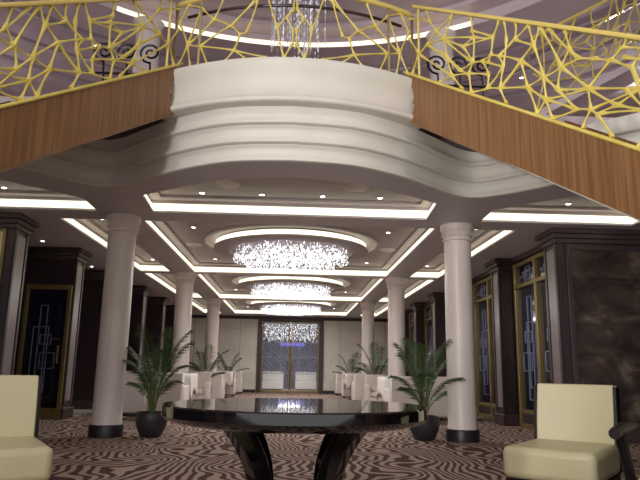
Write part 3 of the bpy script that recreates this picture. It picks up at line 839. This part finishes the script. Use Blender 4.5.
# ------------------------------------------------------------------ white armchairs and draped tables
AC = None
def armchair(x, y, rz, lab):
    global AC
    if AC is None:
        AC = r = empty('armchair')   # faces +y in its own frame
        MB().box(-.29, -.30, .07, .29, .32, .34).build('seat_base', M['white_fab'], r, bevel=.02)
        MB().box(-.22, -.2, .345, .22, .34, .46).build('cushion', M['white_fab'], r, bevel=.04, bseg=3)
        MB().box(-.29, -.36, .07, .29, -.22, .86).build('backrest', M['white_fab'], r, bevel=.03, bseg=3)
        for s in (-1, 1): MB().box(min(s*.225, s*.31), -.34, .07, max(s*.225, s*.31), .33, .62).build('arm', M['white_fab'], r, bevel=.025, bseg=3)
        for a in (-.25, .25):
            for b in (-.3, .28): MB().box(a-.025, b-.025, 0, a+.025, b+.025, .08).build('leg', M['blackwood'], r, smooth=0)
    else: r = copy_tree(AC)
    r.location = (x, y, 0); r.rotation_euler = (0, 0, rz)
    tag(r, lab, 'armchair', 'white upholstered armchairs along the corridor')
TB = None
def draped(x, y, lab):
    global TB
    if TB is None:
        TB = r = empty('draped_table')
        MB().box(-.27, -.42, .79, .27, .42, .82).build('tabletop', M['blackwood'], r, smooth=0)
        MB().lathe([(.0, 0), (.2, 0), (.2, .02), (.03, .05), (.03, .79)], 24).build('pedestal', M['blackwood'], r)
    else: r = copy_tree(TB)
    r.location = (x, y, 0); tag(r, lab, 'table', 'tables between the white armchairs')
    m = MB(); n = 64; hx, hy = .285, .435
    ring = []
    for k in range(n):
        a = 2*PI*k/n; c, s = math.cos(a), math.sin(a); q = 1/max(abs(c), abs(s)); ring.append((c*q, s*q))
    rows = []
    for j in range(6):
        t = j/5
        row = []
        for k, (u, v) in enumerate(ring):
            corner = (abs(u)*abs(v))**3
            drop = .012 - (.34+.16*corner)*t
            e = 1 + .06*t + .05*t*math.sin(k*PI/4)
            row.append((u*hx*e, v*hy*e, .82+drop))
        rows.append(row+[row[0]])
    m.sweep(rows); b0 = len(m.v); m.v += [p for p in rows[0][:-1]]; m.f.append(tuple(range(b0, b0+n)))
    o_ = m.build('tablecloth', M['cloth'], loc=(x, y, 0), smooth=60)
    md = o_.modifiers.new('Solidify', 'SOLIDIFY'); md.thickness = .004; md.offset = 1
    tag(o_, 'white cloth draped over the ' + lab, 'tablecloth', 'white tablecloths along the corridor')
for s, sd in ((-1, 'left'), (1, 'right')):
    x = s*2.2
    armchair(x, 12.1, 0, 'white armchair with its back to the hall, nearest one in the %s corridor row' % sd)
    draped(x, 13.1, 'nearest small table in the %s corridor row' % sd)
    armchair(s*2.18, 15.28, PI, 'white armchair facing the hall at the nearest draped table on the %s' % sd)
    armchair(x, 18.8, 0, 'white armchair with its back to the hall, second one in the %s corridor row' % sd)
    draped(x, 21.3, 'farther small table in the %s corridor row' % sd)
    armchair(x, 22.5, PI, 'white armchair facing the hall at the farther draped table on the %s' % sd)
    armchair(x-s*.08, 24.9, 0, 'white armchair closest to the back wall in the %s corridor row' % sd)
    armchair(s*3.1, 13.0, -s*.1, 'white armchair standing in the %s side aisle behind the front column' % sd)

# ------------------------------------------------------------------ round black table
r = empty('round_table', (.085, 3.80, 0))
RT = .77
MB().lathe([(0, .64), (RT-.14, .64), (RT-.05, .655), (RT-.012, .675), (RT, .69), (RT, .742), (RT-.008, .75), (0, .75)], 96).build('tabletop', M['black'], r, smooth=25)
for k in range(4):
    an = PI/4+PI/2*k
    pts = lin_interp([(.455, .645), (.38, .56), (.315, .46), (.275, .36), (.26, .24), (.30, .1), (.36, .0)], 5)
    m = MB(); W = .04
    c, s = math.cos(an), math.sin(an)
    rows = [[], [], [], []]
    for i, p in enumerate(pts):
        t = i/(len(pts)-1); th = .078-.036*t
        for q, (sg, w) in enumerate(((1, -W), (1, W), (-1, W), (-1, -W))):
            a = p.x+sg*th
            rows[q].append((c*a - s*w, s*a + c*w, p.y))
    m.sweep(rows, True).build('leg', M['black'], r, smooth=40, bevel=.006)
tag(r, 'glossy black round table on curved legs in the centre foreground', 'table')

# ------------------------------------------------------------------ cream hall chairs
def hall_chair(x, y, rz, lab, arms=False, copy=None):
    if copy is None:
        r = empty('lounge_chair')   # faces -y
        # seat: a deep padded block with rounded edges
        MB().box(-.31, -.41, .24, .31, .34, .455).build('seat', M['cream'], r, bevel=.05, bseg=4)
        MB().box(-.295, -.39, .17, .295, .36, .24).build('seat_rail', M['blackwood'], r, bevel=.008)
        def back(y0, y1, x0, x1, z0, z1, mt, nme, bev):
            m = MB(); n = 8; rows = []
            for z, lean in ((z0, 0), ((z0+z1)/2, .02), (z1, .07)):
                pass
            for yy in (y0, y1):
                for z, lean in ((z0, 0), ((z0+z1)/2, .03), (z1, .08)):
                    rows.append([(x0+(x1-x0)*k/n, yy+lean - .03*math.cos((k/n-.5)*PI)*-1, z) for k in range(n+1)])
            rows = rows[:3]+rows[3:][::-1]
            return m.sweep(rows, True).build(nme, mt, r, bevel=bev, bseg=3)
        back(.30, .375, -.285, .285, .43, .875, M['cream'], 'backrest', .012)
        back(.41, .455, -.285, .285, .28, .87, M['cream'], 'back_shell', .008)
        for s in (-1, 1):
            m = MB().box(-.012, .0, 0, .012, .12, .61)
            m.v = [(a+s*.298, b+.30+ (.06*max(0, z-.0)/.6), z+.25) for a, b, z in m.v]
            m.build('side_rail', M['blackwood'], r, smooth=0, bevel=.005)
            for yy in (-.30, .33):
                MB().tube([(s*.26, yy, .15), (s*.265, yy + (-.01 if yy < 0 else .03), 0.)], [.028, .018], 8).build('leg', M['blackwood'], r)
        if arms:
            for s in (-1, 1):
                m = MB()
                m.tube([(s*.385, -.42, .655), (s*.385, -.2, .665), (s*.38, .1, .66), (s*.355, .36, .65)], [.030, .032, .03, .024], 10)
                a_ = m.build('armrest', M['blackwood'], r)
                MB().tube([(s*.345, -.10, .2), (s*.36, -.2, .45), (s*.38, -.30, .655)], [.03, .028, .03], 8).build('arm_post', M['blackwood'], a_)
    else:
        r = copy_tree(copy)
    r.location = (x, y, 0); r.rotation_euler = (0, 0, rz)
    tag(r, lab, 'chair')
    return r
a = hall_chair(2.03, 4.60, -.68, 'armless cream leather chair right of the black table before the dark panel')
b = hall_chair(-1.87, 4.32, .51, 'armless cream leather chair at the left edge of the view', copy=a)
hall_chair(2.28, 3.37, -.62, 'cream chair with a dark wooden armrest cut off at the right edge', arms=True)

# ------------------------------------------------------------------ added spotlights and lamp, out of view, to brighten balcony and upper deck
def spot(x, y, z, tx, ty, tz, e, size, lab, colr=(1, .97, .96)):
    r = empty('added_spotlight', (x, y, z))
    d = Vector((tx-x, ty-y, tz-z)).normalized(); q = d.to_track_quat('-Z', 'Y')
    MB().lathe([(size*.5, .0), (size*.55, .0), (size*.55, .1), (size*.3, .14), (.0, .14)], 24).xf(q.to_matrix().to_4x4()).build('housing', M['grille'], r)
    L = bpy.data.lights.new('lamp', 'AREA'); L.shape = 'DISK'; L.size = size; L.energy = e; L.color = colr; L.spread = math.radians(150)
    o_ = bpy.data.objects.new('lamp', L); col.objects.link(o_); o_.parent = r
    o_.rotation_euler = q.to_euler(); o_.location = d*.01
    tag(r, lab, 'light', 'added spotlights out of view')
spot(-2.6, 1.0, 6.55, .5, 6.3, 3.6, 36, .5, 'added spotlight above the hall to light the balcony, left one')
spot(2.6, 1.0, 6.55, -.5, 6.3, 3.6, 24, .5, 'added spotlight above the hall to light the balcony, right one')
spot(-2.4, -2.0, 4.0, 2.2, 7, 3.3, 105, .9, 'added spotlight above the hall to light the balcony, rear one')
for s in (-1, 1):  # added pair, kept out of view, to brighten the upper deck
    spot(s*7.2, 10.8, 6.5, s*3, 10, 5.5, 60, .5, 'added spotlight to brighten the upper deck on the %s side' % ('left' if s < 0 else 'right'))

r = empty('added_lamp', (-3.0, -.6, 0))  # added behind the viewer to light the right balcony mouldings from below
MB().lathe([(0, 0), (.16, 0), (.16, .02), (.02, .04), (.014, .06), (.014, 1.85), (0, 1.85)], 24).build('base', M['brass'], r)
d = Vector((5.9, 7.9, 1.5)).normalized(); q = d.to_track_quat('-Z', 'Y')
hd = MB().lathe([(.17, .0), (.18, .0), (.17, .06), (.06, .14), (.0, .14)], 28); hd.xf(Matrix.Translation((0, 0, 1.93)) @ q.to_matrix().to_4x4()).build('reflector', M['brass'], r)
L = bpy.data.lights.new('lamp', 'AREA'); L.shape = 'DISK'; L.size = .33; L.energy = 34; L.color = (1, .97, .95); L.spread = math.radians(60)
o_ = bpy.data.objects.new('lamp', L); col.objects.link(o_); o_.parent = r; o_.rotation_euler = q.to_euler(); o_.location = (0, 0, 1.93)
o_.location = Vector((0, 0, 1.93)) + d*.01
tag(r, 'added brass floor lamp behind the viewer, reflector tipped to light the balcony', 'lamp')

w = bpy.data.worlds.new('World'); sc.world = w; w.use_nodes = True
w.node_tree.nodes['Background'].inputs[0].default_value = (.585, .57, .57, 1)
w.node_tree.nodes['Background'].inputs[1].default_value = 1.7

# ------------------------------------------------------------------ camera
cam = bpy.data.cameras.new('Camera'); co = bpy.data.objects.new('Camera', cam); col.objects.link(co)
pitch, yaw, roll = math.radians(11.84), math.radians(-2.45), math.radians(1.0)
cy_, sy_ = math.cos(yaw), math.sin(yaw)
F = Vector((-sy_*math.cos(pitch), cy_*math.cos(pitch), math.sin(pitch))); R = Vector((cy_, sy_, 0)); U = R.cross(F)
R2 = R*math.cos(roll)+U*math.sin(roll); U2 = -R*math.sin(roll)+U*math.cos(roll)
co.matrix_world = Matrix(((R2.x, U2.x, -F.x, .05), (R2.y, U2.y, -F.y, 0), (R2.z, U2.z, -F.z, .95), (0, 0, 0, 1)))
cam.sensor_width = 36; cam.lens = 620/640*36; cam.clip_start = .05; cam.clip_end = 200
sc.camera = co
sc.view_settings.view_transform = 'Standard'; sc.view_settings.look = 'None'; sc.view_settings.gamma = 1
sc.view_settings.use_curve_mapping = False; sc.view_settings.exposure = 0.
